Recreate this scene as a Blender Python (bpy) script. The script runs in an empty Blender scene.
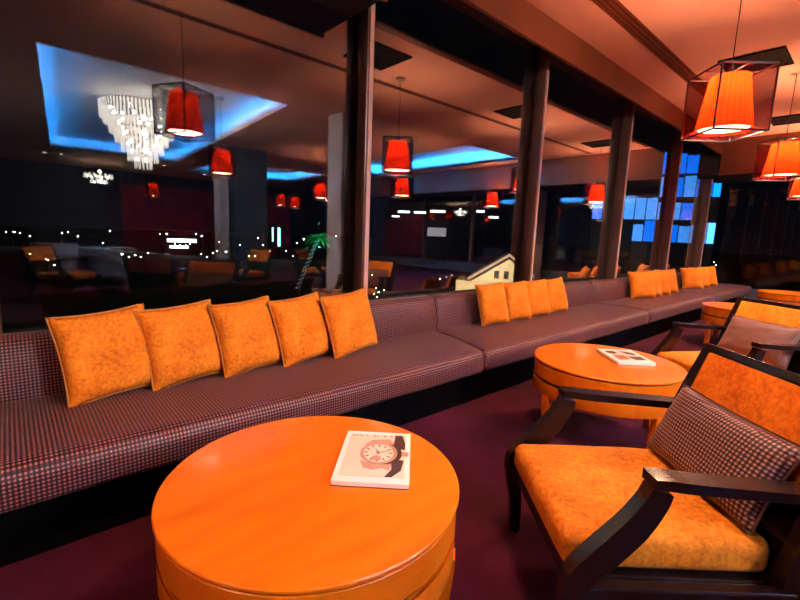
import bpy, bmesh, math, random
from mathutils import Vector, Matrix, noise
R = math.radians; PI = math.pi
random.seed(7)
COL = bpy.context.scene.collection
YG, ZC, XE, XW, YB = 2.88, 3.39, 12.4, -3.4, -15.5     # glass plane, ceiling, end walls, back wall

# ---------------------------------------------------------------- nodes
class NT:
    def __init__(s, name):
        s.m = bpy.data.materials.new(name); s.m.use_nodes = True; s.t = s.m.node_tree; s.t.nodes.clear()
        s.out = s.n('ShaderNodeOutputMaterial')
    def n(s, t, **k):
        x = s.t.nodes.new(t)
        for a, v in k.items():
            if a.startswith('i_'):
                key = a[2:]; key = int(key) if key.isdigit() else key.replace('_', ' ')
                x.inputs[key].default_value = v
            else: setattr(x, a, v)
        return x
    def l(s, a, b): s.t.links.new(a, b)
    def math(s, op, a, b=None, c=None):
        x = s.n('ShaderNodeMath', operation=op)
        for i, v in enumerate((a, b, c)):
            if v is None: continue
            if isinstance(v, (int, float)): x.inputs[i].default_value = v
            else: s.l(v, x.inputs[i])
        return x.outputs[0]
    def ramp(s, fac, stops):
        r = s.n('ShaderNodeValToRGB'); e = r.color_ramp.elements
        while len(e) < len(stops): e.new(.5)
        for i, (p, c) in enumerate(stops): e[i].position = p; e[i].color = (*c, 1)
        s.l(fac, r.inputs[0]); return r.outputs[0]
    def bsdf(s, **k):
        b = s.n('ShaderNodeBsdfPrincipled')
        for a, v in k.items():
            inp = b.inputs[a.replace('_', ' ')]
            if hasattr(v, 'links') or isinstance(v, bpy.types.NodeSocket): s.l(v, inp)
            else: inp.default_value = (*v, 1) if isinstance(v, tuple) and len(v) == 3 else v
        s.l(b.outputs[0], s.out.inputs[0]); return b
    def noise(s, scale, detail=3, coord='Object', sc=(1, 1, 1), rough=.5):
        tc = s.n('ShaderNodeTexCoord'); mp = s.n('ShaderNodeMapping'); mp.inputs['Scale'].default_value = sc
        s.l(tc.outputs[coord], mp.inputs[0])
        x = s.n('ShaderNodeTexNoise'); x.inputs['Scale'].default_value = scale; x.inputs['Detail'].default_value = detail
        x.inputs['Roughness'].default_value = rough
        s.l(mp.outputs[0], x.inputs['Vector']); return x.outputs['Fac']
    def bump(s, b, h, strength=.3, dist=.01):
        x = s.n('ShaderNodeBump'); x.inputs['Strength'].default_value = strength; x.inputs['Distance'].default_value = dist
        s.l(h, x.inputs['Height']); s.l(x.outputs[0], b.inputs['Normal'])

def plain(name, c, rough=.5, metal=0, var=.12, scale=8, coat=0, spec=.5, bump=0):
    t = NT(name); f = t.noise(scale, 4)
    a = tuple(v*(1-var) for v in c); d = tuple(min(1, v*(1+var)) for v in c)
    b = t.bsdf(Base_Color=t.ramp(f, [(.3, a), (.7, d)]), Roughness=rough, Metallic=metal)
    b.inputs['Coat Weight'].default_value = coat; b.inputs['Coat Roughness'].default_value = .08
    b.inputs['Specular IOR Level'].default_value = spec
    if bump: t.bump(b, f, bump, .004)
    return t.m

def glow(name, c, s):
    t = NT(name); e = t.n('ShaderNodeEmission'); e.inputs[0].default_value = (*c, 1); e.inputs[1].default_value = s
    t.l(e.outputs[0], t.out.inputs[0]); return t.m

def check_fabric(name, cell, dark, mid, light):
    t = NT(name); uv = t.n('ShaderNodeUVMap', uv_map='UVMap'); sp = t.n('ShaderNodeSeparateXYZ'); t.l(uv.outputs[0], sp.inputs[0])
    def sq(o):
        x = t.math('MULTIPLY', o, 2*PI/cell); x = t.math('SINE', x); x = t.math('MULTIPLY_ADD', x, 2.2, .35)
        n = t.n('ShaderNodeClamp'); t.l(x, n.inputs[0]); return n.outputs[0]
    a, b = sq(sp.outputs[0]), sq(sp.outputs[1])
    s_ = t.math('ADD', a, b); s_ = t.math('MULTIPLY', s_, .5)
    nz = t.noise(240, 2); s2 = t.math('ADD', s_, t.math('MULTIPLY_ADD', nz, .3, -.15))
    c = t.ramp(s2, [(0, dark), (.5, mid), (.95, light)])
    bs = t.bsdf(Base_Color=c, Roughness=.48)
    bs.inputs['Sheen Weight'].default_value = .05; bs.inputs['Sheen Roughness'].default_value = .4
    bs.inputs['Specular IOR Level'].default_value = .30
    t.bump(bs, s_, .35, .002); return t.m

def velvet(name, c1, c2, c3):
    t = NT(name); f = t.noise(60, 6, rough=.7); g = t.noise(7, 3)
    s_ = t.math('ADD', t.math('MULTIPLY', f, .65), t.math('MULTIPLY', g, .35))
    b = t.bsdf(Base_Color=t.ramp(s_, [(.36, c1), (.5, c2), (.64, c3)]), Roughness=.8)
    b.inputs['Sheen Weight'].default_value = .04; b.inputs['Specular IOR Level'].default_value = .2; b.inputs['Sheen Roughness'].default_value = .4
    h = t.noise(420, 3); t.bump(b, t.math('ADD', h, f), .45, .002); return t.m

def wood_orange(name):
    t = NT(name); f = t.noise(2.2, 4, sc=(1, 5.5, 1)); g = t.noise(26, 4, sc=(.5, 7, 7))
    s_ = t.math('ADD', t.math('MULTIPLY', f, .75), t.math('MULTIPLY', g, .25))
    b = t.bsdf(Base_Color=t.ramp(s_, [(.3, (.60, .105, .002)), (.5, (.70, .152, .004)), (.7, (.80, .19, .004))]), Roughness=.35)
    b.inputs['Specular IOR Level'].default_value = .25; b.inputs['Coat Weight'].default_value = .25; b.inputs['Coat Roughness'].default_value = .1; return t.m

def carpet():
    t = NT('wine_carpet'); f = t.noise(1.7, 4); g = t.noise(160, 3)
    s_ = t.math('ADD', t.math('MULTIPLY', f, .7), t.math('MULTIPLY', g, .3))
    b = t.bsdf(Base_Color=t.ramp(s_, [(.35, (.030, .003, .008)), (.5, (.056, .005, .017)), (.65, (.085, .009, .030))]), Roughness=.95)
    b.inputs['Specular IOR Level'].default_value = .15
    t.bump(b, g, .6, .006); return t.m

def glass(name='window_glass'):
    t = NT(name); lw = t.n('ShaderNodeLayerWeight'); lw.inputs[0].default_value = .5
    fac = t.math('MULTIPLY_ADD', t.math('POWER', lw.outputs['Facing'], 1.4), .85, .035)
    tr = t.n('ShaderNodeBsdfTransparent'); tr.inputs[0].default_value = (.86, .90, .93, 1)
    gl = t.n('ShaderNodeBsdfGlossy'); gl.inputs['Roughness'].default_value = .0; gl.inputs[0].default_value = (.95, .97, 1, 1)
    mx = t.n('ShaderNodeMixShader'); t.l(fac, mx.inputs[0]); t.l(tr.outputs[0], mx.inputs[1]); t.l(gl.outputs[0], mx.inputs[2])
    t.l(mx.outputs[0], t.out.inputs[0]); return t.m

def shade_mat():
    t = NT('pleated_red_shade'); tc = t.n('ShaderNodeTexCoord'); sp = t.n('ShaderNodeSeparateXYZ'); t.l(tc.outputs['Object'], sp.inputs[0])
    ang = t.math('ARCTAN2', sp.outputs[1], sp.outputs[0]); pl = t.math('SINE', t.math('MULTIPLY', ang, 28)); pl = t.math('MULTIPLY_ADD', pl, .5, .5)
    c = t.ramp(pl, [(0, (.70, .026, .003)), (1, (.90, .044, .005))])
    d = t.n('ShaderNodeBsdfDiffuse'); tr = t.n('ShaderNodeBsdfTranslucent'); t.l(c, d.inputs[0]); t.l(c, tr.inputs[0])
    mx = t.n('ShaderNodeMixShader'); mx.inputs[0].default_value = .75; t.l(d.outputs[0], mx.inputs[1]); t.l(tr.outputs[0], mx.inputs[2])
    t.l(mx.outputs[0], t.out.inputs[0]); return t.m

def sheer():
    t = NT('sheer_black_red_organza'); d = t.n('ShaderNodeBsdfDiffuse'); d.inputs[0].default_value = (.07, .004, .010, 1)
    trl = t.n('ShaderNodeBsdfTranslucent'); trl.inputs[0].default_value = (.11, .005, .008, 1)
    m1 = t.n('ShaderNodeMixShader'); m1.inputs[0].default_value = .5; t.l(d.outputs[0], m1.inputs[1]); t.l(trl.outputs[0], m1.inputs[2])
    tr = t.n('ShaderNodeBsdfTransparent'); m2 = t.n('ShaderNodeMixShader'); m2.inputs[0].default_value = .68
    t.l(m1.outputs[0], m2.inputs[1]); t.l(tr.outputs[0], m2.inputs[2]); t.l(m2.outputs[0], t.out.inputs[0]); return t.m

def crystal():
    t = NT('glowing_crystal'); d = t.n('ShaderNodeBsdfTranslucent'); d.inputs[0].default_value = (.95, .9, .82, 1)
    g = t.n('ShaderNodeBsdfGlossy'); g.inputs['Roughness'].default_value = .15
    mx = t.n('ShaderNodeMixShader'); mx.inputs[0].default_value = .3; t.l(d.outputs[0], mx.inputs[1]); t.l(g.outputs[0], mx.inputs[2])
    tr = t.n('ShaderNodeBsdfTransparent'); m2 = t.n('ShaderNodeMixShader'); m2.inputs[0].default_value = .35
    em = t.n('ShaderNodeEmission'); em.inputs[0].default_value = (1, .88, .72, 1); em.inputs[1].default_value = 13  # emission added to the drops in place of bulb light they would scatter
    m3 = t.n('ShaderNodeMixShader'); m3.inputs[0].default_value = .5; t.l(mx.outputs[0], m3.inputs[1]); t.l(em.outputs[0], m3.inputs[2])
    t.l(m3.outputs[0], m2.inputs[1]); t.l(tr.outputs[0], m2.inputs[2]); t.l(m2.outputs[0], t.out.inputs[0]); return t.m

M = dict(
    bench=check_fabric('purple_check_weave', .0145, (.007, .0015, .005), (.042, .010, .020), (.31, .115, .105)),
    cushcheck=check_fabric('brown_check_weave', .0135, (.015, .007, .010), (.10, .035, .035), (.40, .24, .22)),
    mustard=velvet('mustard_chenille', (.46, .10, .004), (.72, .20, .008), (.88, .31, .02)),
    seatfab=velvet('amber_chenille', (.36, .085, .003), (.64, .18, .008), (.84, .31, .02)),
    backfab=velvet('rust_chenille', (.40, .07, .003), (.62, .14, .005), (.78, .22, .01)),
    piping=plain('ochre_piping', (.42, .18, .04), .8, var=.2, scale=60),
    dark=plain('espresso_lacquer', (.010, .004, .004), .27, coat=.12, spec=.25, var=.2, scale=14),
    wood=wood_orange('orange_maple_veneer'),
    gap=plain('dark_shadow_line', (.03, .008, .004), .6),
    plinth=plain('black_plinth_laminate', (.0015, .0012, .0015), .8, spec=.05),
    carpet=carpet(),
    ceil=plain('warm_plaster', (.82, .52, .41), .9, var=.04, scale=2, spec=.1),
    tray=plain('tray_plaster', (.85, .85, .86), .8, var=.02, scale=2, spec=.1),
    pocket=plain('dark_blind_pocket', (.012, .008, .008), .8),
    fascia=plain('brown_fascia_paint', (.17, .042, .016), .45, var=.1, scale=3),
    cap=plain('mullion_lit_front', (.52, .35, .29), .4, var=.05), mull=plain('bronze_mullion', (.14, .072, .06), .36, metal=.2, var=.1, scale=5),  # front face paler: lamplight falling on it is put into the colour
    wall=plain('dusk_wall_paint', (.055, .055, .075), .7),
    redwall=plain('burgundy_wall', (.42, .012, .030), .6, var=.25, scale=1.5),
    column=plain('pale_column_paint', (.55, .47, .47), .7, var=.05, scale=2),
    navy=plain('navy_column_panel', (.05, .075, .11), .5),
    slot=plain('dark_slot_grille', (.05, .02, .015), .5),
    vent=plain('dark_vent_grille', (.004, .003, .003), .8, spec=.1),
    black=plain('black_wire', (.01, .008, .01), .4),
    steel=plain('brushed_fitting', (.5, .42, .36), .35, metal=.8),
    shade=shade_mat(), sheer=sheer(), crystal=crystal(), glass=glass(),
    diff=glow('lamp_diffuser', (1, .70, .42), 9), bulb=glow('warm_bulb', (1, .8, .55), 60),
    led=glow('blue_led', (.06, .40, 1), 20), ledw=glow('ice_blue_led', (.30, .62, 1), 24),
    paper=plain('white_paper', (.86, .80, .78), .4, var=.02), cover=plain('cream_cover_print', (.80, .62, .50), .3, var=.06, scale=9),
    ink=plain('brown_ink', (.06, .025, .02), .4), rosegold=plain('rose_gold_print', (.50, .27, .20), .35), dial=plain('dial_print', (.82, .66, .56), .3),
    red_print=plain('red_print', (.45, .08, .05), .4), linen=plain('white_linen', (.30, .32, .36), .8),
)

# ---------------------------------------------------------------- mesh helpers
def box_uv(me):
    uv = me.uv_layers.new(name='UVMap')
    for p in me.polygons:
        n = p.normal; ax = max(range(3), key=lambda i: abs(n[i]))
        for li in p.loop_indices:
            v = me.vertices[me.loops[li].vertex_index].co
            uv.data[li].uv = (v[1], v[2]) if ax == 0 else (v[0], v[2]) if ax == 1 else (v[0], v[1])

def obj(name, bm, mat, parent=None, loc=(0, 0, 0), rot=(0, 0, 0), smooth=False, uv=False, sharp=35):
    me = bpy.data.meshes.new(name); bmesh.ops.recalc_face_normals(bm, faces=bm.faces); bm.to_mesh(me); bm.free()
    if uv: box_uv(me)
    if smooth:
        me.polygons.foreach_set('use_smooth', [True]*len(me.polygons))
        try: me.set_sharp_from_angle(angle=R(sharp))
        except Exception: pass
    me.materials.append(mat)
    o = bpy.data.objects.new(name, me); COL.objects.link(o); o.location = loc; o.rotation_euler = rot
    if parent: o.parent = parent
    return o

def tag(o, label=None, cat=None, group=None, kind=None):
    if label: o['label'] = label
    if cat: o['category'] = cat
    if group: o['group'] = group
    if kind: o['kind'] = kind
    return o

def empty(name, label, cat, loc=(0, 0, 0), rz=0, group=None):
    o = bpy.data.objects.new(name, None); COL.objects.link(o); o.location = loc; o.rotation_euler = (0, 0, rz); o.empty_display_size = .1
    return tag(o, label, cat, group)

def dup(root, loc=None, rz=None, label=None, group=None):
    r = root.copy(); COL.objects.link(r)
    if loc is not None: r.location = loc
    if rz is not None: r.rotation_euler = (r.rotation_euler[0], r.rotation_euler[1], rz)
    if label: r['label'] = label
    if group: r['group'] = group
    for ch in list(root.children):
        c = ch.copy(); COL.objects.link(c); c.parent = r
        for g in list(ch.children):
            d = g.copy(); COL.objects.link(d); d.parent = c
    return r

def bx(bm, a, b, mat=None):
    r = bmesh.ops.create_cube(bm, size=1); c = [(a[i]+b[i])/2 for i in range(3)]; s = [abs(b[i]-a[i]) for i in range(3)]
    for v in r['verts']:
        v.co = Vector((v.co[i]*s[i]+c[i] for i in range(3)))
        if mat: v.co = mat @ v.co
    return r['verts']

def rbox(a, b, r=.01, seg=3):
    bm = bmesh.new(); bx(bm, a, b)
    bmesh.ops.bevel(bm, geom=bm.edges[:], offset=r, segments=seg, profile=.5, affect='EDGES'); return bm

def box(a, b): bm = bmesh.new(); bx(bm, a, b); return bm

def struct(name, bm, mat, **k): return tag(obj(name, bm, mat, **k), kind='structure')

def lathe(prof, seg=48, cap=True):
    bm = bmesh.new(); rings = []
    for r, z in prof:
        rings.append([bm.verts.new((r*math.cos(2*PI*i/seg), r*math.sin(2*PI*i/seg), z)) for i in range(seg)])
    for a, b in zip(rings, rings[1:]):
        for i in range(seg): bm.faces.new((a[i], a[(i+1) % seg], b[(i+1) % seg], b[i]))
    if cap: bm.faces.new(rings[0][::-1]); bm.faces.new(rings[-1])
    return bm

def tube(bm, pts, rad, seg=8):
    """round bar through pts"""
    rings = []; pts = [Vector(p) for p in pts]
    for i, p in enumerate(pts):
        d = (pts[min(i+1, len(pts)-1)]-pts[max(i-1, 0)]).normalized()
        u = d.orthogonal().normalized(); w = d.cross(u); r = rad[i] if isinstance(rad, (list, tuple)) else rad
        rings.append([bm.verts.new(p+u*r*math.cos(2*PI*k/seg)+w*r*math.sin(2*PI*k/seg)) for k in range(seg)])
    for a, b in zip(rings, rings[1:]):
        for i in range(seg):
            try: bm.faces.new((a[i], a[(i+1) % seg], b[(i+1) % seg], b[i]))
            except Exception: pass
    bm.faces.new(rings[0][::-1]); bm.faces.new(rings[-1]); return bm

def bar(path, hw, hd, y0):
    """flat-sided bar in the x-z plane: path of (x,z) points, hd half depth across the path, hw half width in y, centred on y0"""
    K = 5; Pp = [Vector((p[0], 0, p[1])) for p in path]; hh = hd if isinstance(hd, (list, tuple)) else [hd]*len(path); P = []; H = []
    for i in range(len(Pp)-1):
        p0, p1, p2, p3 = Pp[max(i-1, 0)], Pp[i], Pp[i+1], Pp[min(i+2, len(Pp)-1)]
        for k in range(K):
            t = k/K; P.append(.5*((2*p1)+(p2-p0)*t+(2*p0-5*p1+4*p2-p3)*t*t+(3*p1-p0-3*p2+p3)*t**3)); H.append(hh[i]*(1-t)+hh[i+1]*t)
    P.append(Pp[-1]); H.append(hh[-1]); hd = H
    bm = bmesh.new(); rings = []
    for i, p in enumerate(P):
        d = (P[min(i+1, len(P)-1)]-P[max(i-1, 0)]).normalized(); n = Vector((-d.z, 0, d.x)); h = hd[i] if isinstance(hd, (list, tuple)) else hd
        rings.append([bm.verts.new((p+n*h*a)+Vector((0, y0+hw*b, 0))) for a, b in ((-1, -1), (1, -1), (1, 1), (-1, 1))])
    for a, b in zip(rings, rings[1:]):
        for i in range(4): bm.faces.new((a[i], a[(i+1) % 4], b[(i+1) % 4], b[i]))
    bm.faces.new(rings[0][::-1]); bm.faces.new(rings[-1])
    long_e = [e for e in bm.edges]
    bmesh.ops.bevel(bm, geom=[e for e in bm.edges if len(e.link_faces) == 2 and e.calc_face_angle(0) > 1.0], offset=.005, segments=2, profile=.5, affect='EDGES')
    return bm

# ---------------------------------------------------------------- camera
cam = bpy.data.objects.new('camera', bpy.data.cameras.new('camera')); COL.objects.link(cam)
cam.data.sensor_width = 36; cam.data.lens = 36*433/800; cam.data.clip_end = 3000; cam.data.clip_start = .02
CP = Vector((0, 0, 1.25))
CR = Matrix(((0.74411886, 0.0709333, -0.66427072), (-0.66694107, 0.13607786, -0.7325793), (0.03842827, 0.9881555, 0.14856643)))
cam.matrix_world = Matrix.Translation(CP) @ CR.to_4x4()
bpy.context.scene.camera = cam
def ray(px, py): d = CR @ Vector((px-400, -(py-300), -433)); return d/math.hypot(d.x, d.y)
def far(px, py, dist): return CP + ray(px, py)*dist       # where a distant thing outside stands

# ---------------------------------------------------------------- room shell
struct('floor', box((XW, YB, -.12), (XE, YG+.15, 0)), M['carpet'])
trays = [(.42, 3.75, -10.8, -1.45), (8.2, 10.4, -7.2, -1.1), (5.4, 9.4, -12.6, -8.9)]   # x0,x1,y0,y1 openings
xs = sorted({XW, XE, *[t[0] for t in trays], *[t[1] for t in trays]}); ys = sorted({YB, YG+.15, *[t[2] for t in trays], *[t[3] for t in trays]})
SH = .075
def shear(bm, y1=-1.45):
    for v in bm.verts: v.co.x += SH*min(9.35, max(0, y1-v.co.y))
bm = bmesh.new()
for i in range(len(xs)-1):
    for j in range(len(ys)-1):
        cx, cy = (xs[i]+xs[i+1])/2, (ys[j]+ys[j+1])/2
        if any(t[0] < cx < t[1] and t[2] < cy < t[3] for t in trays): continue
        bx(bm, (xs[i], ys[j], ZC), (xs[i+1], ys[j+1], ZC+.06))
for v in bm.verts:
    if .4 < v.co.x < 3.8: v.co.x += SH*min(9.35, max(0, -1.45-v.co.y))
struct('ceiling', bm, M['ceil'])
LEDP = (46, 46, 46)
for k, (x0, x1, y0, y1) in enumerate(trays):
    g = .22; h = .30; z0 = ZC+.06
    bm = bmesh.new()
    bx(bm, (x0-g, y0-g, z0+h), (x1+g, y1+g, z0+h+.05))
    for a, b in (((x0-g-.05, y0-g-.05), (x0-g, y1+g+.05)), ((x1+g, y0-g-.05), (x1+g+.05, y1+g+.05)), ((x0-g, y0-g-.05), (x1+g, y0-g)), ((x0-g, y1+g), (x1+g, y1+g+.05))):
        bx(bm, (a[0], a[1], z0), (b[0], b[1], z0+h+.05))
    bx(bm, (x0+.14, y0+.14, z0+h-.05), (x1-.14, y1-.14, z0+h+.001))
    if k == 0: shear(bm)
    struct('ceiling_recess', bm, M['tray'])
    bm = bmesh.new()
    for a, b in (((x0-.02, y0-.02), (x0, y1+.02)), ((x1, y0-.02), (x1+.02, y1+.02)), ((x0, y0-.02), (x1, y0)), ((x0, y1), (x1, y1+.02))):
        bx(bm, (a[0], a[1], ZC-.005), (b[0], b[1], z0+.05))
    if k == 0: shear(bm)
    struct('trim_%d' % (20+k), bm, M['tray'])
    # LED strip lying in the cove all the way round
    bm = bmesh.new(); e = .09
    for a, b in (((x0-e-.03, y0-e), (x0-e, y1+e)), ((x1+e, y0-e), (x1+e+.03, y1+e)), ((x0-e, y0-e-.03), (x1+e, y0-e)), ((x0-e, y1+e), (x1+e, y1+e+.03))):
        bx(bm, (a[0], a[1], z0+.002), (b[0], b[1], z0+.02))
    lab = ['blue light strip around the large ceiling recess holding the crystal chandelier',
           'blue light strip around the ceiling recess reflected in the second window',
           'blue light strip around the ceiling recess farthest back in the room'][k]
    if k == 0: shear(bm)
    led = tag(obj('led_strip', bm, M['led']), lab, 'light strip')
    for (ax, ay, L, hor, rx, ry) in ((x0-e, (y0+y1)/2, y1-y0, 0, 0, 35), (x1+e, (y0+y1)/2, y1-y0, 0, 0, -35), ((x0+x1)/2, y0-e, x1-x0, 1, -35, 0), ((x0+x1)/2, y1+e, x1-x0, 1, 35, 0)):
        ld = bpy.data.lights.new('led_light', 'AREA'); ld.shape = 'RECTANGLE'; ld.size = L if hor else .04; ld.size_y = .04 if hor else L
        ld.energy = LEDP[k]*L; ld.color = (.015, .32, 1); lo = bpy.data.objects.new('led_light', ld); COL.objects.link(lo); lo.parent = led
        lo.location = (ax+(SH*max(0, y1-ay) if k == 0 else 0), ay, z0+.035); lo.rotation_euler = (R(180)+R(rx), R(ry), math.atan(SH) if k == 0 and not hor else 0)

# side and back walls
struct('wall_left', box((XW-.12, YB, 0), (XW, YG+.15, ZC)), M['wall'])
struct('wall_back', box((XW, YB-.12, 0), (XE, YB, ZC)), M['wall'])
struct('wall_panel_red', box((3.6, YB+.002, 0), (11.2, YB+.06, 2.9)), M['redwall'])
# window wall: parapet, glass, mullions
struct('wall_window', box((XW, YG-.05, 0), (XE+.1, YG+.12, .67)), M['wall'])
struct('trim_1', rbox((XW, YG-.09, .67), (XE, YG+.10, .69), .006), M['pocket'])
mx = [-2.70, -.085, 2.10, 4.54, 6.96, 9.28, 11.55]
edges = [XW]+mx+[XE]
for i in range(len(edges)-1):
    a, b = edges[i], edges[i+1]
    bm = box((a+.02, YG-.006, .69), (b-.02, YG+.006, ZC)) if b-a > .1 else None
    if bm: struct('window_%d' % (i+1), bm, M['glass'])
for i, x in enumerate(mx):
    bm = rbox((x-.035, YG-.14, .69), (x+.035, YG-.03, ZC), .008, 2)
    for v in bx(bm, (x-.02, YG-.03, .69), (x+.02, YG+.08, ZC)): pass
    mt = struct('trim_%d' % (i+2), bm, M['mull'], smooth=True)
    obj('lit_front', rbox((x-.019, YG-.152, .69), (x+.019, YG-.14, ZC-.3), .003, 2), M['cap'], mt)  # pale strip added for the lit front face of each mullion
# fascia, blind pocket and lower bulkhead at the near end
struct('trim_12', rbox((2.15, 2.47, 3.10), (XE, 2.51, ZC), .004, 2), M['fascia'])
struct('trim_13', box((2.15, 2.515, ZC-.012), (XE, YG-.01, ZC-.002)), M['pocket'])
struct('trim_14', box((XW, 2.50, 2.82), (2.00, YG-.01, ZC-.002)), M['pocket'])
struct('trim_15', rbox((XW, 2.47, 2.80), (2.02, 2.50, ZC), .004, 2), M['fascia'])
# slots and vents in the ceiling
def slot(y0, y1, x0, x1, n, lab):
    t = empty('ceiling_slot_vent', lab, 'air vent', ((x0+x1)/2, (y0+y1)/2, ZC)); w = (y1-y0); L = (x1-x0)/2
    obj('backing', box((-L, -w/2, -.004), (L, w/2, -.001)), M['slot'], t)
    for k in range(n+1):
        yy = -w/2+w*k/n
        obj('blade', box((-L, yy-.012, -.010), (L, yy+.012, -.004)), M['fascia'], t)
    return t
slot(1.90, 2.04, XW+.1, 10.7, 3, 'long dark linear slot in the ceiling parallel to the windows')
slot(.60, .68, XW+.1, 10.7, 1, 'narrow dark line slot in the ceiling behind the pendant lamps')
def vent(x, y, lab):
    t = empty('ceiling_vent', lab, 'air vent', (x, y, ZC), group='square ceiling vents')
    obj('backing', box((-.28, -.28, -.012), (.28, .28, -.002)), M['vent'], t)
    bm = bmesh.new()
    for a, b in (((-.3, -.3), (.3, -.26)), ((-.3, .26), (.3, .3)), ((-.3, -.26), (-.26, .26)), ((.26, -.26), (.3, .26))): bx(bm, (*a, -.022), (*b, -.002))
    obj('frame', bm, M['vent'], t)
    bm = bmesh.new()
    for k in range(6): bx(bm, (-.26, -.22+k*.08, -.02), (.26, -.2+k*.08, -.012))
    obj('louvre_slats', bm, M['vent'], t)
vent(3.5, 1.32, 'square dark ceiling vent reflected either side of the first mullion')
vent(6.58, 1.30, 'square dark ceiling vent behind the nearest red pendant lamp')
vent(9.75, 1.30, 'square dark ceiling vent farthest along the window wall')
# end soffit and end glass wall
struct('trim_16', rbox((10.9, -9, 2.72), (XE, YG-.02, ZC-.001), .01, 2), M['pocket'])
struct('trim_17', rbox((10.87, -9, 2.70), (10.9, YG-.4, ZC-.001), .004, 2), M['fascia'])
struct('wall_right', box((XE, YB, 0), (XE+.12, YG+.15, .35)), M['wall'])
ye = [YG, .6, -1.8, -4.2, -6.6, -9]
for i in range(5):
    struct('window_%d' % (20+i), box((XE, ye[i+1]+.02, .35), (XE+.012, ye[i]-.02, 2.72)), M['glass'])
    struct('trim_%d' % (30+i), rbox((XE-.10, ye[i+1]-.03, .35), (XE+.08, ye[i+1]+.03, 2.72), .006, 2), M['mull'])
struct('wall_right_back', box((XE, YB, .35), (XE+.12, -9.03, ZC)), M['wall'])
# columns
def column(a, b, m, name='column'): return struct(name, rbox((a[0], a[1], 0), (b[0], b[1], ZC-.001), .015, 2), m)
column((4.60, -1.5), (5.05, -1.02), M['column'])
column((4.6, -6.6), (5.5, -6.0), M['navy'])
column((4.25, -6.62), (4.5, -6.2), M['column'])
column((11.75, -1.9), (12.25, -1.3), M['column'])
column((-1.2, -3.2), (-.7, -2.7), M['navy'])

# ---------------------------------------------------------------- banquette
def seat_cushion(x0, x1, skew0=0, skew1=0):
    """long upholstered cushion: profile in y-z swept along x, ends rounded"""
    prof = []
    def arc(cy, cz, r, a0, a1, n=6):
        for k in range(n+1):
            a = R(a0+(a1-a0)*k/n); prof.append((cy+r*math.cos(a), cz+r*math.sin(a)))
    arc(1.88, .298, .03, 270, 180); arc(1.92, .362, .07, 180, 90, 9); prof.append((2.2, .442)); prof.append((2.45, .432)); arc(2.56, .40, .03, 90, 0); prof.append((2.59, .268))
    xsn = [x0, x0+.004, x0+.012, x0+.03]+[x0+.03+(x1-x0-.06)*k/24 for k in range(1, 24)]+[x1-.03, x1-.012, x1-.004, x1]
    bm = bmesh.new(); rings = []
    cy, cz = 2.2, .355
    for i, x in enumerate(xsn):
        d = min(x-x0, x1-x); ins = .02*(1-min(1, d/.03))**2
        ring = []
        for y, z in prof:
            yy = y+(ins if y < cy else -ins); zz = z+(-ins if z > cz else ins)
            t = (x-x0)/(x1-x0); sk = (skew0*(1-t)+skew1*t)*(2.59-yy)/.75
            w = .003*noise.noise(Vector((x*3, y*4, 1)))
            ring.append(bm.verts.new((x+sk, yy, zz+w)))
        rings.append(ring)
    n = len(prof)
    for a, b in zip(rings, rings[1:]):
        for i in range(n): bm.faces.new((a[i], a[(i+1) % n], b[(i+1) % n], b[i]))
    bm.faces.new(rings[0]); bm.faces.new(rings[-1][::-1]); return bm
def back_cushion(x0, x1):
    prof = [(2.585, .40), (2.60, .55), (2.622, .665), (2.645, .70), (2.68, .715), (2.73, .717), (2.765, .70), (2.78, .67), (2.785, .30), (2.60, .30)]
    xsn = [x0, x0+.006, x0+.02]+[x0+.02+(x1-x0-.04)*k/10 for k in range(1, 10)]+[x1-.02, x1-.006, x1]
    bm = bmesh.new(); rings = []
    for x in xsn:
        d = min(x-x0, x1-x); ins = .016*(1-min(1, d/.02))**2
        rings.append([bm.verts.new((x, y+(ins if y < 2.66 else -ins), z-(ins if z > .66 else 0)+.003*noise.noise(Vector((x*2, y*9, 5)))*(z > .6))) for y, z in prof])
    n = len(prof)
    for a, b in zip(rings, rings[1:]):
        for i in range(n): bm.faces.new((a[i], a[(i+1) % n], b[(i+1) % n], b[i]))
    bm.faces.new(rings[0]); bm.faces.new(rings[-1][::-1]); return bm
blab = ['purple checked banquette section beyond the frame at the near end', 'purple checked banquette section with the five mustard cushions, nearest',
        'purple checked banquette section with the four spaced mustard cushions', 'purple checked banquette section with the crowded mustard cushions in the middle distance',
        'purple checked banquette section at the far end of the window wall']
bx0 = [-3.38, -.34, 2.78, 5.90, 9.02, 12.14]
for i in range(5):
    a, b = bx0[i], bx0[i+1]
    t = empty('banquette', blab[i], 'banquette sofa', ((a+b)/2, 2.2, 0), group='banquette sections along the windows')
    def P(name, bm, m, **k):
        o = obj(name, bm, m, t, **k); o.location = (-(a+b)/2, -2.2, 0); return o
    s0 = -.23 if i == 2 else 0; s1 = -.23 if i == 1 else 0
    P('seat_cushion', seat_cushion(a+.004, b-.004, s0, s1), M['bench'], smooth=True, uv=True, sharp=60)
    m_ = (a+b)/2
    for u, v in ((a+.004, m_-.004), (m_+.004, b-.004)): P('back_cushion', back_cushion(u+.04, v+.04), M['bench'], smooth=True, uv=True, sharp=60)
    P('plinth', box((a, 1.985, .001), (b, 2.58, .268)), M['plinth'])

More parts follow.
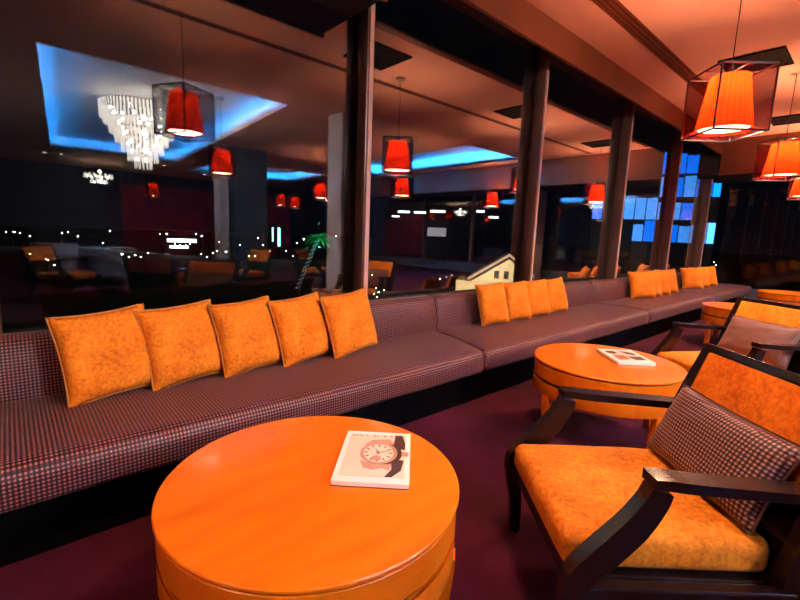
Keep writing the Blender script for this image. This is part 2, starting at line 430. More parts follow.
# ---------------------------------------------------------------- scatter cushions
def pillow_bm(w, h, T, seed, ear=.07):
    """cushion standing in x-z, thickness along y, origin at bottom centre"""
    n = 22; bm = bmesh.new(); F = {}; 
    for s in (-1, 1):
        for i in range(n+1):
            for j in range(n+1):
                u, v = 2*i/n-1, 2*j/n-1
                edge = i in (0, n) or j in (0, n)
                if s == 1 and edge: F[s, i, j] = F[-1, i, j]; continue
                ku = 1-ear*(1-v*v)*abs(u)**2.5; kv = 1-ear*(1-u*u)*abs(v)**2.5
                x = u*ku*w/2; z = v*kv*h/2+h/2
                th = T/2*(max(0, (1-u**4)*(1-v**4)))**.55*(1-.25*(u*u+v*v)/2)
                th *= 1+.10*noise.noise(Vector((u*1.6+seed, v*1.6, seed*.7)))
                th += .006*noise.noise(Vector((u*4+seed*3, v*4, s)))*(0 if edge else 1)
                sag = .018*(1-v)*.5*math.sin(seed+u*2)
                F[s, i, j] = bm.verts.new((x, s*th+sag*.3, z))
    for s in (-1, 1):
        for i in range(n):
            for j in range(n): bm.faces.new((F[s, i, j], F[s, i+1, j], F[s, i+1, j+1], F[s, i, j+1]))
    rim = [F[-1, i, 0].co.copy() for i in range(n)]+[F[-1, n, j].co.copy() for j in range(n)]+[F[-1, n-i, n].co.copy() for i in range(n)]+[F[-1, 0, n-j].co.copy() for j in range(n)]
    return bm, rim
def piping_bm(rim, r=.0045):
    bm = bmesh.new(); rim = rim+[rim[0], rim[1]]; return tube(bm, rim, r, 6)
def pillow(name, w, h, T, loc, lean, yaw, roll, seed, lab, group, mat, pip, ear=.07):
    bm, rim = pillow_bm(w, h, T, seed, ear)
    o = obj(name, bm, M[mat], None, smooth=True, uv=True, sharp=80)
    Mx = Matrix.Translation(loc) @ Matrix.Rotation(yaw, 4, 'Z') @ Matrix.Rotation(lean, 4, 'X') @ Matrix.Rotation(roll, 4, 'Y')
    o.matrix_world = Mx; tag(o, lab, 'cushion', group)
    obj('piping', piping_bm(rim), M[pip], o, smooth=True)
    return o
# (x centre, y bottom, yaw, roll, w, h)
near = [(.345, 2.36, 9, -4, .40, .42), (.680, 2.365, 11, -3, .40, .42), (1.03, 2.36, 12, -3, .40, .42), (1.385, 2.36, 14, -3.5, .42, .42), (1.755, 2.345, 13, -3.5, .465, .425)]
pos5 = ['leftmost of the five', 'second from the left of the five', 'middle one of the five', 'fourth from the left of the five', 'rightmost of the five']
for i, (x, y, yaw, roll, w, h) in enumerate(near):
    pillow('scatter_cushion', w, h, .15, (x, y, .437), R(-17), R(yaw), R(roll), i+1.3, 'square mustard cushion, %s on the nearest banquette' % pos5[i], 'five mustard cushions on the nearest banquette', 'mustard', 'piping')
mid = [(3.43, 2.40, -16, -4, .37), (3.83, 2.40, -14, -3, .37), (4.24, 2.41, -16, -4, .37), (4.68, 2.43, -12, -5, .38)]
pos4 = ['leftmost of the four', 'second from the left of the four', 'third from the left of the four', 'rightmost of the four']
for i, (x, y, yaw, roll, w) in enumerate(mid):
    pillow('scatter_cushion', w-.03, .40, .14, (x, y, .437), R(-16), R(yaw), R(roll), i+7.1, 'square mustard cushion, %s spaced along the second banquette' % pos4[i], 'four mustard cushions on the second banquette', 'mustard', 'piping')
farp = [(7.15, 2.36, -34, 'first from the left in the middle-distance cluster'), (7.52, 2.38, -32, 'second in the middle-distance cluster'), (7.92, 2.38, -34, 'third in the middle-distance cluster'), (8.36, 2.39, -30, 'last on the right in the middle-distance cluster'),
        (9.75, 2.37, -38, 'first from the left in the farthest cluster'), (10.3, 2.38, -36, 'middle one in the farthest cluster'), (10.95, 2.39, -34, 'last on the right in the farthest cluster')]
for i, (x, y, yaw, p) in enumerate(farp):
    pillow('scatter_cushion', .43, .42, .14, (x, y, .437), R(-16), R(yaw), R(-3), i+17.1, 'square mustard cushion, %s' % p, 'mustard cushions on the far banquettes', 'mustard', 'piping')

# ---------------------------------------------------------------- tables
def make_table(lab):
    t = empty('coffee_table', lab, 'table', group='round wooden coffee tables')
    Rr = .446
    obj('tabletop', lathe([(0.001, .484), (Rr-.012, .484), (Rr-.004, .486), (Rr, .490), (Rr, .496), (Rr-.003, .4995), (Rr-.008, .50), (.001, .50)], 96), M['wood'], t, smooth=True)
    obj('shadow_gap', lathe([(.001, .478), (Rr-.018, .478), (Rr-.018, .484), (.001, .484)], 96), M['gap'], t, smooth=True)
    obj('apron', lathe([(.40, .388), (Rr-.008, .388), (Rr-.006, .398), (Rr-.006, .476), (Rr-.008, .478), (.40, .478)], 96, cap=False), M['wood'], t, smooth=True)
    obj('groove', lathe([(.40, .365), (Rr-.022, .365), (Rr-.022, .388), (.40, .388)], 96, cap=False), M['gap'], t, smooth=True)
    obj('lower_band', lathe([(.38, .29), (Rr-.008, .29), (Rr-.006, .293), (Rr-.006, .37), (Rr-.008, .365), (.38, .365)], 96, cap=False), M['wood'], t, smooth=True)
    for k in range(4):
        a = R(-50+90*k)
        # leg in the radial plane, outer face flush with the band, then splayed at the foot
        bm = bar([(.425, .292), (.424, .25), (.418, .16), (.414, .08), (.420, .001)], .026, [.020, .020, .017, .015, .014], 0)
        bmesh.ops.rotate(bm, verts=bm.verts, cent=(0, 0, 0), matrix=Matrix.Rotation(a, 3, 'Z'))
        obj('leg', bm, M['wood'], t, smooth=True)
    return t
tb = make_table('round orange wooden coffee table with watch magazine, nearest the camera'); tb.location = (.664, 1.093, 0); tb.rotation_euler[2] = 0
dup(tb, (2.83, 1.112, 0), R(25), 'round orange wooden coffee table behind the large amber armchair')
dup(tb, (7.0, 1.12, 0), R(8), 'round orange wooden coffee table partly hidden behind the second armchair back')
dup(tb, (10.3, 1.05, 0), R(20), 'round orange wooden coffee table farthest away near the end windows')
dup(tb, (2.4, -2.3, 0), R(20), 'round orange wooden coffee table in the second row, seen only as a reflection')

# ---------------------------------------------------------------- magazines
def thin(x0, y0, x1, y1, z, m, t, name, h=.0008): return obj(name, box((x0, y0, z), (x1, y1, z+h)), M[m], t)
def ring2d(bm, cx, cy, r0, r1, z0, z1, n=40, sx=1):
    vs = []
    for r, z in ((r0, z0), (r1, z0), (r1, z1), (r0, z1)): vs.append([bm.verts.new((cx+sx*r*math.cos(2*PI*i/n), cy+r*math.sin(2*PI*i/n), z)) for i in range(n)])
    for k in range(4):
        for i in range(n): bm.faces.new((vs[k][i], vs[k][(i+1) % n], vs[(k+1) % 4][(i+1) % n], vs[(k+1) % 4][i]))
def disc2d(bm, cx, cy, r, z0, z1, n=40, sx=1):
    a = [bm.verts.new((cx+sx*r*math.cos(2*PI*i/n), cy+r*math.sin(2*PI*i/n), z0)) for i in range(n)]; b = [bm.verts.new((v.co.x, v.co.y, z1)) for v in a]
    for i in range(n): bm.faces.new((a[i], a[(i+1) % n], b[(i+1) % n], b[i]))
    bm.faces.new(b); bm.faces.new(a[::-1])
def poly2d(bm, pts, z0, z1):
    a = [bm.verts.new((x, y, z0)) for x, y in pts]; b = [bm.verts.new((x, y, z1)) for x, y in pts]; n = len(pts)
    for i in range(n): bm.faces.new((a[i], a[(i+1) % n], b[(i+1) % n], b[i]))
    bm.faces.new(b); bm.faces.new(a[::-1])
def strokes(bm, x0, x1, y, hgt, z, seed, n):
    rnd = random.Random(seed); x = x0; w = (x1-x0)/n
    for k in range(n):
        if rnd.random() < .8: bx(bm, (x, y-hgt*rnd.uniform(.2, .5), z), (x+w*rnd.uniform(.35, .75), y+hgt*rnd.uniform(.2, .5), z+.0006))
        x += w
def magazine_watch(loc, rz):
    t = empty('magazine', 'white magazine with a rose gold wristwatch on the cover, on the nearest round table', 'magazine', loc, rz)
    W, H = .118, .168   # half sizes: x across, y up the page
    obj('pages', rbox((-W+.001, -H+.001, 0), (W-.001, H-.001, .014), .001, 1), M['paper'], t)
    obj('back_cover', box((-W, -H, -.001), (W, H, 0)), M['ink'], t)
    obj('front_cover', rbox((-W, -H, .014), (W, H, .0152), .0005, 1), M['paper'], t)
    z = .0153
    pic = thin(-.10, -.135, .10, .145, z, 'cover', t, 'cover_picture')
    z2 = z+.0009
    bm = bmesh.new(); strokes(bm, -.092, .095, .134, .010, z2, 3, 15); obj('title_lettering', bm, M['red_print'], pic)
    # watch: bracelet, case, bezel, dial, indices, hands, crown
    for nm, pl in (('watch_strap', [(.062, .146), (.088, .146), (.100, .085), (.100, .04), (.058, .045)]), ('watch_strap', [(.056, -.030), (.098, -.030), (.090, -.095), (.062, -.134), (.040, -.134), (.060, -.09)]),
                   ('watch_lug', [(-.042, .062), (-.018, .102), (.045, .112), (.066, .07), (.01, .082)]), ('watch_lug', [(-.045, -.045), (-.03, -.085), (0, -.096), (.03, -.083), (.05, -.096), (.06, -.055), (.01, -.062)])):
        bm = bmesh.new(); poly2d(bm, pl, z2, z2+.0006); obj(nm, bm, M['ink' if nm == 'watch_strap' else 'rosegold'], pic)
    bm = bmesh.new(); disc2d(bm, .028, .008, .070, z2+.0006, z2+.0010, sx=.90); obj('watch_case_shade', bm, M['ink'], pic)
    bm = bmesh.new(); ring2d(bm, .012, .010, .060, .073, z2+.0010, z2+.0015, sx=.86); poly2d(bm, [(.088, -.005), (.112, -.004), (.113, .022), (.090, .022)], z2+.001, z2+.0015)
    obj('watch_bezel', bm, M['rosegold'], pic)
    bm = bmesh.new(); disc2d(bm, .011, .010, .060, z2+.0010, z2+.0013, sx=.86); obj('watch_dial', bm, M['dial'], pic)
    bm = bmesh.new()
    for k in range(12):
        a = 2*PI*k/12; c, s = math.cos(a), math.sin(a)
        poly2d(bm, [(.010+.86*(c*r - s*w), .010+(s*r + c*w)) for r, w in ((.042, -.0028), (.056, -.0028), (.056, .0028), (.042, .0028))], z2+.0013, z2+.0016)
    for a, L, w in ((R(118), .030, .003), (R(20), .044, .0022), (R(-100), .04, .0012)):
        c, s = math.cos(a), math.sin(a)
        poly2d(bm, [(.010+.86*(c*r - s*q), .010+(s*r + c*q)) for r, q in ((-.008, -w), (L, -w*.4), (L, w*.4), (-.008, w))], z2+.0016, z2+.0019)
    obj('watch_hands', bm, M['ink'], pic)
    bm = bmesh.new(); disc2d(bm, .006, -.026, .017, z2+.0013, z2+.0016, 24); obj('watch_subdial', bm, M['rosegold'], pic)
    return t
def magazine_photo(loc, rz):
    t = empty('magazine', 'white magazine with a dark red photo cover, on the table behind the armchair', 'magazine', loc, rz)
    W, H = .118, .16
    obj('pages', rbox((-W+.001, -H+.001, 0), (W-.001, H-.001, .018), .001, 1), M['paper'], t)
    obj('front_cover', rbox((-W, -H, .018), (W, H, .0195), .0005, 1), M['paper'], t)
    z = .0197
    thin(-.095, -.12, .10, .11, z, 'cover', t, 'cover_picture')
    bm = bmesh.new()
    poly2d(bm, [(-.09, .10), (-.03, .105), (-.02, .06), (-.06, .03), (-.09, .05)], z+.001, z+.0014)
    poly2d(bm, [(.01, .10), (.05, .10), (.09, .06), (.08, .01), (.03, .03)], z+.001, z+.0014)
    poly2d(bm, [(.0, -.03), (.09, -.02), (.09, -.10), (.02, -.11)], z+.001, z+.0014); obj('picture_shapes', bm, M['ink'], t)
    bm = bmesh.new(); poly2d(bm, [(-.08, -.01), (-.01, .0), (-.01, -.09), (-.08, -.11)], z+.001, z+.0014)
    obj('picture_highlights', bm, M['red_print'], t)
    bm = bmesh.new(); strokes(bm, -.09, .09, .132, .014, z, 9, 9); obj('title_lettering', bm, M['rosegold'], t)
ang = math.atan2(-.169, .175)
magazine_watch((.868, 1.052, .5015), ang)
magazine_photo((2.975, 1.055, .5015), ang+.02)

# ---------------------------------------------------------------- armchairs
def slab(a, b, r, crown, seed):
    bm = bmesh.new(); bx(bm, a, b)
    bmesh.ops.bevel(bm, geom=bm.edges[:], offset=r, segments=4, profile=.5, affect='EDGES')
    bmesh.ops.subdivide_edges(bm, edges=[e for e in bm.edges if e.calc_length() > .12], cuts=9, use_grid_fill=True)
    cx, cy = (a[0]+b[0])/2, (a[1]+b[1])/2; wx, wy = (b[0]-a[0])/2, (b[1]-a[1])/2; zt = b[2]
    for v in bm.verts:
        u, w = (v.co.x-cx)/wx, (v.co.y-cy)/wy
        if v.co.z > (a[2]+b[2])/2:
            v.co.z += crown*max(0, 1-u*u)*max(0, 1-w*w)+.004*noise.noise(Vector((u*2+seed, w*2, 0)))
    return bm
def make_chair(lab, fab='seatfab'):
    t = empty('armchair', lab, 'armchair', group='dark wood armchairs with amber upholstery')
    obj('seat_cushion', slab((-.30, -.288, .315), (.303, .288, .425), .035, .018, 2), M[fab], t, smooth=True, uv=True, sharp=60)
    obj('seat_rail', rbox((-.30, -.30, .255), (.285, .30, .313), .006, 2), M['dark'], t)
    for s in (-1, 1):
        y = s*.325
        obj('front_leg', bar([(.262, .001), (.268, .14), (.285, .24), (.280, .330), (.212, .410), (.143, .49), (.100, .56), (.084, .604)], .024, [.018, .022, .028, .036, .040, .038, .033, .030], y), M['dark'], t, smooth=True)
        obj('armrest', bar([(-.43, .598), (-.2, .610), (.0, .622), (.07, .629), (.112, .630)], .034, .0145, y), M['dark'], t)
        obj('rear_leg', bar([(-.42, .001), (-.355, .14), (-.325, .27), (-.345, .42), (-.40, .61), (-.46, .78), (-.488, .852)], .022, [.022, .032, .042, .040, .032, .023, .019], s*.318), M['dark'], t, smooth=True)
        obj('side_rail', rbox((-.33, y-.02, .262), (.28, y+.02, .312), .006, 2), M['dark'], t)
    # back: top rail, lower rail, upholstered panel leaning back
    L = lambda z: -.322-(z-.40)*.355
    def lean_box(z0, z1, y0, y1, th, off=0):
        bm = rbox((-th/2, y0, 0), (th/2, y1, z1-z0), min(.008, th/3), 2); an = math.atan(.355)
        bmesh.ops.rotate(bm, verts=bm.verts, cent=(0, 0, 0), matrix=Matrix.Rotation(-an, 3, 'Y')); bmesh.ops.translate(bm, verts=bm.verts, vec=(L(z0)+off, 0, z0)); return bm
    obj('top_rail', lean_box(.825, .86, -.34, .34, .036), M['dark'], t)
    obj('back_shell', lean_box(.29, .60, -.30, .30, .03, -.012), M['dark'], t)
    obj('backrest', lean_box(.575, .843, -.298, .298, .034, .004), M['backfab' if fab == 'seatfab' else fab], t, smooth=True, uv=True)
    return t
F1 = math.atan2(.67, -.74)
ch = make_chair('large dark wood armchair with amber seat and checked lumbar cushion, nearest'); ch.location = (1.535, .505, 0); ch.rotation_euler[2] = F1
M2 = dict(M)
ch2 = dup(ch, (3.84, .70, 0), math.atan2(.51, -.86), 'dark wood armchair with yellow-orange back and mauve cushion, behind the nearest armchair')
for c in ch2.children:
    if c.name.startswith('backrest'): c['label'] = 'yellow-orange back panel'; c.data = c.data.copy(); c.data.materials[0] = M['mustard']
ch3 = dup(ch, (1.75, -1.5, 0), R(-50), 'dark wood armchair by the second row table, seen only reflected behind the near cushions')
dup(ch, (3.45, -2.75, 0), R(165), 'dark wood armchair facing left at the second row table, seen only as a reflection')
dup(ch, (5.3, -2.9, 0), R(60), 'dark wood armchair near the pale column, seen only reflected beside the mullion')
dup(ch, (.7, -3.3, 0), R(40), 'dark wood armchair in the dark behind the camera, seen only in reflection')
def lumbar(w, h, T, chair, seed, lab, mat, pip, y=0.0, roll=0, x=-.235, yaw=0):
    bm, rim = pillow_bm(w, h, T, seed, .05)
    o = obj('lumbar_cushion', bm, M[mat], None, smooth=True, uv=True, sharp=80)
    Mc = Matrix.Translation(chair.location) @ Matrix.Rotation(chair.rotation_euler[2], 4, 'Z')
    o.matrix_world = Mc @ Matrix.Translation((x, y, .437)) @ Matrix.Rotation(R(90)+yaw, 4, 'Z') @ Matrix.Rotation(R(-25), 4, 'X') @ Matrix.Rotation(roll, 4, 'Y')
    tag(o, lab, 'cushion'); obj('piping', piping_bm(rim, .004), M[pip], o, smooth=True); return o
M['mauve'] = check_fabric('mauve_check_weave', .012, (.13, .055, .052), (.17, .075, .07), (.21, .10, .09))
lumbar(.54, .29, .13, ch, 4.2, 'brown and cream checked lumbar cushion on the nearest armchair', 'cushcheck', 'ink')
lumbar(.54, .31, .13, ch2, 5.2, 'dusky mauve lumbar cushion on the second armchair', 'mauve', 'ink')

# ---------------------------------------------------------------- pendants
PS = 1.12
def make_pendant(lab):
    t = empty('pendant_lamp', lab, 'pendant lamp', group='red pendant lamps in sheer black boxes')
    sh = lathe([(.168, -.175), (.115, .175)], 56, cap=False)
    o = obj('lamp_shade', sh, M['shade'], t, smooth=True);
    bm = lathe([(.150, -.160), (.150, -.157)], 48); obj('diffuser', bm, M['diff'], o)
    bm = bmesh.new(); S = .176; Hh = .205; r = .007
    for sx in (-1, 1):
        for sy in (-1, 1): tube(bm, [(sx*S, sy*S, -Hh), (sx*S, sy*S, Hh)], r, 6)
    for z in (-Hh, Hh):
        for a, b in (((-S, -S), (S, -S)), ((S, -S), (S, S)), ((S, S), (-S, S)), ((-S, S), (-S, -S))): tube(bm, [(*a, z), (*b, z)], r, 6)
    obj('frame', bm, M['black'], t)
    for k in range(4):
        bm = box((-S+.006, S-.001, -Hh+.004), (S-.006, S+.001, Hh-.004)); bmesh.ops.rotate(bm, verts=bm.verts, cent=(0, 0, 0), matrix=Matrix.Rotation(PI/2*k, 3, 'Z'))
        obj('sheer_panel', bm, M['sheer'], t)
    bm = bmesh.new(); tube(bm, [(-S, 0, Hh), (S, 0, Hh)], .004, 6); tube(bm, [(0, -S, Hh), (0, S, Hh)], .004, 6); tube(bm, [(0, 0, Hh-.06), (0, 0, Hh+.04)], .014, 10); obj('carrier', bm, M['black'], t)
    bm = bmesh.new(); tube(bm, [(0, 0, Hh+.03), (0, 0, (ZC-2.34)/PS-.03)], .0035, 6); obj('cord', bm, M['black'], t)
    obj('ceiling_canopy', lathe([(.055, (ZC-2.34)/PS-.03), (.06, (ZC-2.34)/PS-.025), (.06, (ZC-2.34)/PS-.001)], 24), M['steel'], t, smooth=True)
    bm = bmesh.new(); bmesh.ops.create_uvsphere(bm, u_segments=14, v_segments=10, radius=.03); bmesh.ops.translate(bm, verts=bm.verts, vec=(0, 0, .12)); obj('bulb', bm, M['bulb'], t, smooth=True)
    return t
LAMPS = [((1.45, .74, 2.40), -29, 'red pendant lamp above the nearest table, seen whole only in the near window reflection'),
         ((4.19, .97, 2.34), 46, 'large red pendant lamp in a sheer box, nearest of those hanging in view'),
         ((7.33, 1.02, 2.37), 40, 'red pendant lamp in a sheer box, second in the row toward the far end'),
         ((10.3, 1.08, 2.37), 10, 'red pendant lamp in a sheer box, farthest in the row'),
         ((-1.6, .8, 2.37), 40, 'red pendant lamp left of the camera over the near banquette end'),
         ((2.83, -2.05, 2.37), 15, 'red pendant lamp in the second row over a table, reflected right of the chandelier recess'),
         ((7.1, -2.15, 2.37), 8, 'red pendant lamp in the second row reflected beside the first mullion'),
         ((10.6, -2.1, 2.37), 8, 'red pendant lamp in the second row near the end windows'),
         ((6.55, -4.9, 2.37), 33, 'red pendant lamp in the third row, reflected low beside the pale column'),
         ((7.3, -5.6, 2.37), 12, 'red pendant lamp in the third row, reflected behind its near neighbour'),
         ((3.6, -10.2, 2.37), 5, 'small distant red pendant lamp reflected just under the chandelier'),
         ((7.7, -9.6, 2.37), 5, 'distant red pendant lamp by the back wall, left of a close pair'),
         ((8.5, -10.0, 2.37), 35, 'distant red pendant lamp by the back wall, right of a close pair')]
pd = None
for i, (loc, rz, lab) in enumerate(LAMPS):
    if pd is None: pd = make_pendant(lab); o = pd; o.scale = (PS, PS, PS); o.location = loc; o.rotation_euler[2] = R(rz)
    else: o = dup(pd, loc, R(rz), lab)
    ld = bpy.data.lights.new('bulb_light', 'POINT'); ld.energy = (105 if loc[1] > 0 else 45)*(.3 if i == 4 else 1); ld.color = (1, .40, .19); ld.shadow_soft_size = .045
    lo = bpy.data.objects.new('bulb_light', ld); COL.objects.link(lo); lo.location = (0, 0, .12); lo.parent = o
    # light leaving through the bottom diffuser
    ad = bpy.data.lights.new('diffuser_light', 'AREA'); ad.shape = 'DISK'; ad.size = .28; ad.energy = (36 if loc[1] > 0 else 7)*(.3 if i == 4 else 1); ad.color = (1, .56, .33)
    ao = bpy.data.objects.new('diffuser_light', ad); COL.objects.link(ao); ao.location = (0, 0, -.163); ao.parent = o

# ---------------------------------------------------------------- chandeliers and downlights
def chandelier(loc, tiers, lab, e, drop):
    t = empty('chandelier', lab, 'chandelier', loc)
    obj('ceiling_plate', lathe([(.16, -.03), (.17, -.001)], 24), M['steel'], t)
    bm = bmesh.new(); tube(bm, [(0, 0, -.03), (0, 0, -drop)], .012, 8); obj('stem', bm, M['steel'], t)
    bm = bmesh.new()
    for r, z, n, L in tiers:
        ring2d(bm, 0, 0, r-.012, r+.004, z-.012, z+.012, 40)
        for k in range(3): a = 2*PI*k/3; tube(bm, [(0, 0, z), (r*math.cos(a), r*math.sin(a), z)], .006, 5)
    obj('frame', bm, M['steel'], t)
    bm = bmesh.new()
    for r, z, n, L in tiers:
        for k in range(n):
            a = 2*PI*k/n; w = PI*r/n*.42
            T = Matrix.Translation((r*math.cos(a), r*math.sin(a), z-L/2)) @ Matrix.Rotation(a, 4, 'Z')
            bx(bm, (-.006, -w, -L/2), (.006, w, L/2), T)
            v = bmesh.ops.create_cone(bm, cap_ends=True, segments=4, radius1=w, radius2=.001, depth=.04, matrix=T @ Matrix.Translation((0, 0, -L/2-.02)) @ Matrix.Rotation(PI, 4, 'X'))
    obj('crystal_drops', bm, M['crystal'], t)['kind'] = 'stuff'
    for tr, z, n_, L in tiers:
        for k in range(6 if tr > .3 else 3):
            a = 2*PI*k/(6 if tr > .3 else 3)+.3+z; bm = bmesh.new(); bmesh.ops.create_uvsphere(bm, u_segments=10, v_segments=8, radius=.028); r0 = tr*.72
            bmesh.ops.translate(bm, verts=bm.verts, vec=(r0*math.cos(a), r0*math.sin(a), z-.09)); obj('bulb', bm, M['chbulb'], t)
    for q in (.25, .6, .9):
        ld = bpy.data.lights.new('chandelier_light', 'POINT'); ld.energy = e/3; ld.color = (1, .84, .66); ld.shadow_soft_size = .05
        lo = bpy.data.objects.new('chandelier_light', ld); COL.objects.link(lo); lo.parent = t; lo.location = (0.05, 0, -.2-drop*.8*q)
M['chbulb'] = glow('chandelier_bulb', (1, .85, .68), 500)
chandelier((2.10, -4.25, ZC+.36), [(.68, -.24, 70, .26), (.62, -.36, 60, .24), (.54, -.52, 54, .24), (.45, -.68, 44, .24), (.36, -.84, 34, .24), (.26, -1.0, 26, .24), (.15, -1.14, 14, .24)], 'tiered crystal chandelier glowing white in the blue-lit ceiling recess', 1300, 1.15)
chandelier((2.55, -13.2, ZC), [(.42, -.42, 16, .12), (.24, -.60, 10, .12)], 'small sparkling chandelier reflected below the blue recess', 40, .62)
dl = None
M['dlight'] = glow('downlight_lamp', (1, .8, .6), 40)
def downlight(lab):
    t = empty('downlight', lab, 'ceiling light', group='small recessed downlights toward the back of the room')
    obj('trim_ring', lathe([(.05, -.008), (.065, -.006), (.065, -.001)], 20), M['steel'], t)
    obj('lamp', lathe([(.045, -.011), (.045, -.008)], 20), M['dlight'], t); return t
spots = [(1.05, -12.3), (1.45, -12.2), (4.0, -11.6), (4.35, -11.9), (6.2, -13.3), (6.8, -13.3), (7.9, -13.6), (8.6, -13.6)]
for i, (x, y) in enumerate(spots):
    lab = 'small round recessed downlight in the dark ceiling toward the back wall'
    if dl is None: dl = downlight(lab); dl.location = (x, y, ZC)
    else: dup(dl, (x, y, ZC), None, lab)

# ---------------------------------------------------------------- back of the room
def dining(loc, lab, rz):
    t = empty('dining_table', lab, 'table', loc, rz, 'cloth-covered tables at the back')
    bm = bmesh.new(); n = 40; rings = []
    for z, f in ((.75, 0), (.75, 1), (.72, 1.02), (.45, 1.04), (.2, 1.06)):
        rings.append([bm.verts.new(((.5*f+.012*math.sin(k*1.3)*(z < .6))*math.cos(2*PI*k/n)+0, (.5*f+.02*math.sin(k*2.1)*(z < .6))*math.sin(2*PI*k/n), z)) for k in range(n)] if f else None)
    rings = rings[1:]
    for a, b in zip(rings, rings[1:]):
        for i in range(n): bm.faces.new((a[i], a[(i+1) % n], b[(i+1) % n], b[i]))
    bm.faces.new(rings[0]); obj('tablecloth', bm, M['linen'], t, smooth=True)
    obj('pedestal', lathe([(.25, .001), (.25, .03), (.04, .05), (.04, .74)], 24), M['dark'], t)
dining((1.55, -5.1, 0), 'round table under a white cloth, reflected above the second near cushion', 0)
dining((.75, -7.2, 0), 'round table under a white cloth at the dark left of the reflection', 0)
dining((5.6, -8.2, 0), 'round table under a white cloth in front of the navy column', 0)

# ---------------------------------------------------------------- outside: night city
GZ = -14.
struct('ground', box((-900, YG+3, GZ-1), (1500, 1600, GZ)), plain('night_ground', (.02, .022, .026), .9))
M['lit_w'] = glow('street_light_white', (1, .93, .8), 60); M['lit_o'] = glow('street_light_amber', (1, .62, .3), 50)
M['lit_t'] = glow('light_teal', (.15, 1, .7), 14); M['win'] = glow('lit_window_white', (1, .95, .88), 5); M['winb'] = glow('lit_window_blue', (.003, .17, .95), 4); M['winc'] = glow('lit_window_pale_blue', (.08, .36, 1), 3.6)
M['bldg'] = plain('dark_facade', (.03, .035, .045), .8)
def street_lamp(lab, mat, s):
    t = empty('street_lamp', lab, 'street light', group='distant street lamps in the night city')
    bm = bmesh.new(); tube(bm, [(0, 0, 0), (0, 0, 8)], .09, 6); tube(bm, [(0, 0, 8), (.9, 0, 8.4)], .07, 6); obj('pole', bm, M['black'], t)
    bm = bmesh.new(); bmesh.ops.create_icosphere(bm, subdivisions=2, radius=s); bmesh.ops.scale(bm, verts=bm.verts, vec=(1.2, 1, .6)); bmesh.ops.translate(bm, verts=bm.verts, vec=(1, 0, 8.4)); obj('lamp_head', bm, M[mat], t)
    return t
protos = {('w', 0): street_lamp('distant white street lamp in the night city beyond the windows', 'lit_w', .42), ('o', 0): street_lamp('distant amber street lamp in the night city beyond the windows', 'lit_o', .42)}
pts = [(6, 232, 'w'), (14, 232, 'w'), (20, 233, 'w'), (30, 236, 'o'), (62, 233, 'w'), (68, 232, 'w'), (78, 236, 'o'), (110, 231, 'w'), (103, 243, 'w'), (122, 254, 'w'), (129, 257, 'w'), (135, 255, 'w'), (141, 257, 'o'), (148, 253, 'o'), (175, 244, 'w'), (180, 245, 'w'), (186, 245, 'w'), (190, 244, 'w'), (160, 234, 'o'), (196, 234, 'w'),
       (202, 236, 'w'), (213, 253, 'w'), (217, 251, 'w'), (226, 252, 'w'), (240, 245, 'w'), (258, 238, 'w'), (263, 245, 'w'), (201, 254, 'o'), (207, 257, 'w'), (249, 256, 'o'), (293, 256, 'w'), (286, 251, 'w'), (297, 243, 'w'), (336, 236, 'w'), (255, 256, 'w'), (270, 251, 'o'), (48, 260, 'w'), (54, 265, 'w'), (46, 259, 'o'), (30, 254, 'o'),
       (384, 231, 'w'), (390, 232, 'w'), (399, 237, 'o'), (450, 236, 'w'), (455, 233, 'o'), (475, 238, 'w'), (480, 237, 'w'), (372, 275, 'w'), (376, 288, 'w'), (379, 292, 'w'), (374, 294, 'o'), (384, 290, 'w'), (377, 297, 'w'), (372, 299, 'w'), (381, 298, 'o'), (440, 279, 'w'), (446, 277, 'o'), (452, 275, 'w'), (590, 247, 'o'), (597, 249, 'w'), (631, 254, 'w'), (716, 265, 'w'), (714, 262, 'w')]
rnd = random.Random(3)
for k in range(5): pts.append((rnd.choice([rnd.uniform(0, 350), rnd.uniform(380, 520)]), rnd.uniform(231, 243), rnd.choice('wwo')))
used = set()
for px, py, c in pts:
    r = ray(px, py); hz = GZ+8.4
    d = min(520, (hz-1.25)/r.z) if r.z < -.001 else 520
    p = CP+r*d; key = (c, 0); o = protos[key]
    s = max(.25, d/300)*rnd.uniform(.35, .8)
    if key not in used: used.add(key)
    else: o = dup(o)
    o.location = (p.x-1*s, p.y, p.z-8.4*s) ; o.scale = (s, s, s)
